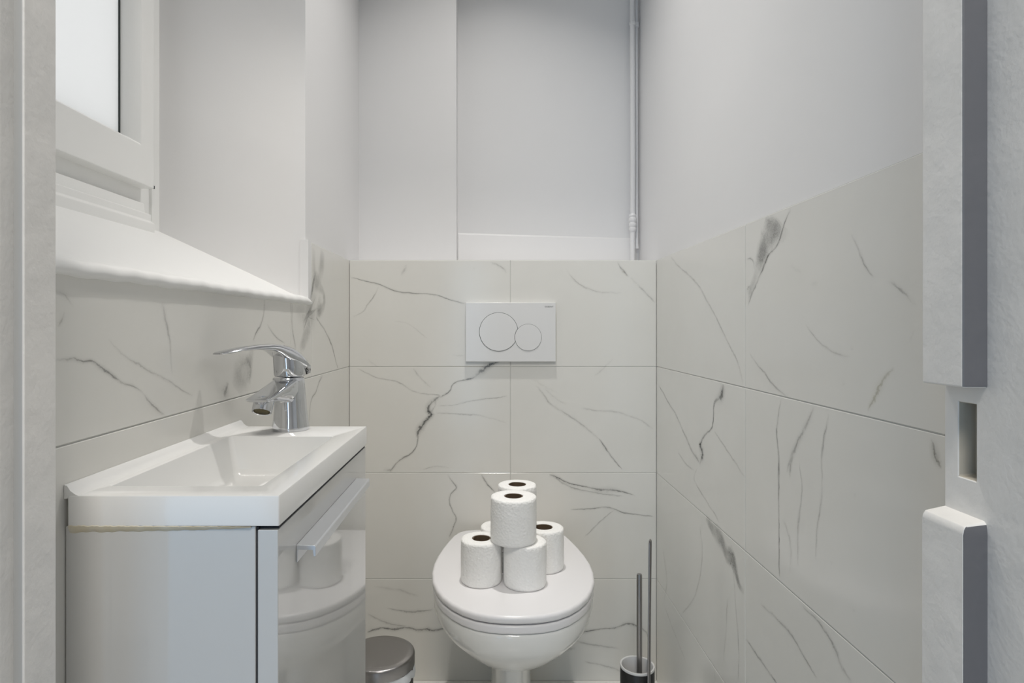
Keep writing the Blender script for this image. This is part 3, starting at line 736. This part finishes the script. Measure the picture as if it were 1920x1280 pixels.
pb = button('flush_button', cut_poly(0.0006), YF - 0.0002, 0.0012); pc = button('flush_button', arc_poly(c2[0], c2[1], c2[2] - 0.0006), YF - 0.0002, 0.0012)
pd = ring_groove('button_groove', cut_poly(0.0006), 0.0009, YF); pe = ring_groove('button_groove', arc_poly(c2[0], c2[1], c2[2] - 0.0006), 0.0008, YF)
tc = bpy.data.curves.new('t', 'FONT'); tc.body = 'GEBERIT'; tc.size = 0.0062; tc.align_x = 'CENTER'; tc.extrude = 0.0001; tc.space_character = 1.05
to = bpy.data.objects.new('t', tc); COL.objects.link(to); dg = bpy.context.evaluated_depsgraph_get()
me = bpy.data.meshes.new_from_object(to.evaluated_get(dg)); bpy.data.objects.remove(to)
for v_ in me.vertices: v_.co = Vector(((1029.5 - CX) / 679.5 + v_.co.x, YF - 0.0001 - v_.co.z, EYE - (576.2 - HY) / 679.5 + v_.co.y))
lg = bpy.data.objects.new('maker_lettering', me); COL.objects.link(lg); me.materials.clear(); me.materials.append(M['ink'])
place(fp, pa, pb, pc, pd, pe, lg)
pd.parent = pb; pe.parent = pc

# ------------------------------------------------------------------ toilet rolls
def roll_mesh(r, h, seed):
    rnd = random.Random(seed); rc = 0.0207; bm = BM(); n = 64
    ph = [rnd.uniform(0, 6) for _ in range(4)]
    def R(a, z, base): return base * (1 + 0.008 * math.sin(2 * a + ph[0]) + 0.006 * math.sin(5 * a + ph[1] + z * 30) + 0.004 * math.sin(9 * a + ph[2] - z * 60))
    prof = [(rc, 0.001), (r * .93, 0.0), (r * .985, 0.002), (r, 0.006)] + [(r * (1 + 0.004 * math.sin(k * 1.3 + ph[3])), h * k / 8) for k in range(1, 8)] + [(r, h - 0.006), (r * .985, h - 0.0022), (r * .95, h - 0.0006), (r * .8, h), (r * .6, h - 0.0003), (rc, h - 0.0006), (rc - .0003, h - 0.02), (rc - .0003, 0.001)]
    rs = []
    for q, z in prof: rs.append([(R(2 * PI * k / n, z, q) * math.cos(2 * PI * k / n), R(2 * PI * k / n, z, q) * math.sin(2 * PI * k / n), z) for k in range(n)])
    vs = rings(bm, rs, False, False)
    # loose last sheet: a thin step down the side
    return bm
def core_mesh(h, rnd):
    bm = BM(); n = 40; a1 = rnd.uniform(0, 6)
    def ring(r, z, e=0.10): return [((r * (1 + e * math.cos(2 * (2 * PI * k / n + a1)))) * math.cos(2 * PI * k / n), (r * (1 - e * math.cos(2 * (2 * PI * k / n + a1)))) * math.sin(2 * PI * k / n), z) for k in range(n)]
    rings(bm, [ring(.0200, 0.0015, 0.03), ring(.0200, h - 0.0010, 0.03), ring(.0186, h - 0.0012, 0.09), ring(.0184, 0.0025)], False, True)
    return bm
ROLLS = [
 ('toilet_roll', -0.0225, 1.333, LZ, .0450, .0930, 'white toilet roll at the front left of the lower layer on the lid'),
 ('toilet_roll', 0.0715, 1.318, LZ, .0465, .0930, 'white toilet roll at the front of the lid, right of centre, under the top one'),
 ('toilet_roll', 0.1195, 1.407, LZ, .0455, .0930, 'white toilet roll at the back right of the lower layer on the lid'),
 ('toilet_roll', 0.0195, 1.4155, LZ, .0450, .0930, 'white toilet roll at the back left of the lower layer, mostly hidden'),
 ('toilet_roll', 0.0470, 1.3160, LZ + .0935, .0495, .0960, 'large white toilet roll on top of the two front rolls'),
 ('toilet_roll', 0.0590, 1.4135, LZ + .0935, .0445, .0960, 'white toilet roll on top of the two back rolls'),
]
for k, (nm, x, y, z, r, h, lab) in enumerate(ROLLS):
    t = thing(nm, lab, 'toilet roll', (x, y, z + 0.0003), 'toilet rolls stacked on the toilet lid')
    t.rotation_euler = (0, 0, k * 1.1)
    link('paper', roll_mesh(r, h, k), 'paper', t, smooth=True, angle=60)
    link('cardboard_core', core_mesh(h, random.Random(k)), 'cardboard', t, smooth=True, angle=60)

# ------------------------------------------------------------------ pedal bin
bx, by = -0.2490, 1.360
bn = thing('pedal_bin', 'small black pedal bin with steel lid between the cabinet and the toilet', 'bin', (bx, by, 0))
bm = BM(); lathe(bm, [(.070, 0), (.072, .004), (.073, .02), (.0735, .12), (.0745, .228)], (bx, by, 0), 64); b1 = link('bin_body', bm, 'black', smooth=True)
bm = BM(); lathe(bm, [(.0765, .2330), (.0775, .2335), (.0775, .2545), (.0765, .2575), (.0735, .2592), (.060, .2600), (.030, .2604), (.002, .2605)], (bx, by, 0), 64); b2 = link('bin_lid', bm, 'steel', smooth=True, angle=50)
bm = BM(); rs = []; rnd = random.Random(5)
for zz, rr0 in ((.233, .0752), (.228, .0768), (.221, .0772), (.215, .0764)):
    rs.append([(bx + (rr0 + 0.0016 * math.sin(7 * a) + .001 * math.sin(17 * a + zz * 300)) * math.cos(a), by + (rr0 + 0.0016 * math.sin(7 * a) + .001 * math.sin(17 * a + zz * 300)) * math.sin(a), zz - (0.010 * max(0, math.cos(a - 0.1)) + .004 * math.sin(5 * a)) * (zz < .23)) for a in [2 * PI * k / 96 for k in range(96)]])
rings(bm, rs, False, False); b3 = link('bin_bag', bm, 'bag', smooth=True, angle=70)
bm = boxes((bx - 0.018, bx + 0.018, by - 0.10, by - 0.072, 0.008, 0.014)); b4 = link('pedal', bm, 'steel', bevel=0.002)
bm = boxes((bx - 0.012, bx + 0.012, by + 0.070, by + 0.084, 0.19, 0.252)); b5 = link('hinge', bm, 'black', bevel=0.002)
place(bn, b1, b2, b3, b4, b5)

# ------------------------------------------------------------------ brush set
hx, hy, hz = 0.3545, 1.490, 0.160
hb = thing('brush_holder', 'black toilet brush holder with a tall thin wire handle in the back right corner', 'brush holder', (hx, hy, 0))
bm = BM(); lathe(bm, [(.040, 0), (.0412, .002), (.0412, hz - .004), (.0405, hz - .001)], (hx, hy, 0), 56, cap1=False); h1 = link('outer_cup', bm, 'black', smooth=True)
bm = BM(); lathe(bm, [(.0412, hz - .005), (.0420, hz - .002), (.0412, hz + .0006), (.0375, hz), (.0360, hz - .004), (.0330, hz - .045), (.0300, .02), (.002, .018)], (hx, hy, 0), 56, cap0=False); h2 = link('inner_liner', bm, 'cup', smooth=True, angle=50)
bm = BM(); yb = hy - 0.0455
za = 0.478
pts = [(hx + 0.0125, yb - 0.004, 0.012), (hx + 0.0135, yb - 0.004, 0.10), (hx + 0.0160, yb - 0.002, 0.30), (hx + 0.0178, yb, za - 0.008)]
pts += [(hx + 0.0178 + 0.0031 * (1 - math.cos(a)) , yb + 0.005 * (1 - math.cos(a)), za - 0.008 + 0.008 * math.sin(a)) for a in [PI * k / 8 for k in range(1, 8)]]
pts += [(hx + 0.0240, yb + 0.010, za - 0.008), (hx + 0.0215, yb + 0.008, 0.30), (hx + 0.0192, yb + 0.003, 0.16), (hx + 0.0180, yb + 0.001, 0.012)]
tube(bm, pts, 0.0021, 10); h3 = link('wire_handle', bm, 'steel', smooth=True)
bm = BM(); tube(bm, [(hx + 0.0125, yb - 0.0038, .014), (hx + 0.018, yb + 0.001, .014), (hx + 0.0105, yb + .0062, .014)], 0.0021, 10); h4 = link('wire_foot', bm, 'steel', smooth=True)
place(hb, h1, h2, h3, h4)
tbh = thing('toilet_brush', 'toilet brush with brushed steel rod standing in the black holder', 'toilet brush', (hx, hy, 0.02))
bm = BM(); lathe(bm, [(.0062, .10), (.0066, .102), (.0066, .376), (.0058, .3815), (.003, .3825)], (hx + 0.0045, hy - .002, 0), 24); t1 = link('rod', bm, 'steel', smooth=True, angle=50)
bm = BM(); lathe(bm, [(.004, .022), (.018, .028), (.024, .045), (.024, .078), (.016, .096), (.006, .104)], (hx + .002, hy - .001, 0), 28); t2 = link('brush_head', bm, 'bristle', smooth=True)
place(tbh, t1, t2)
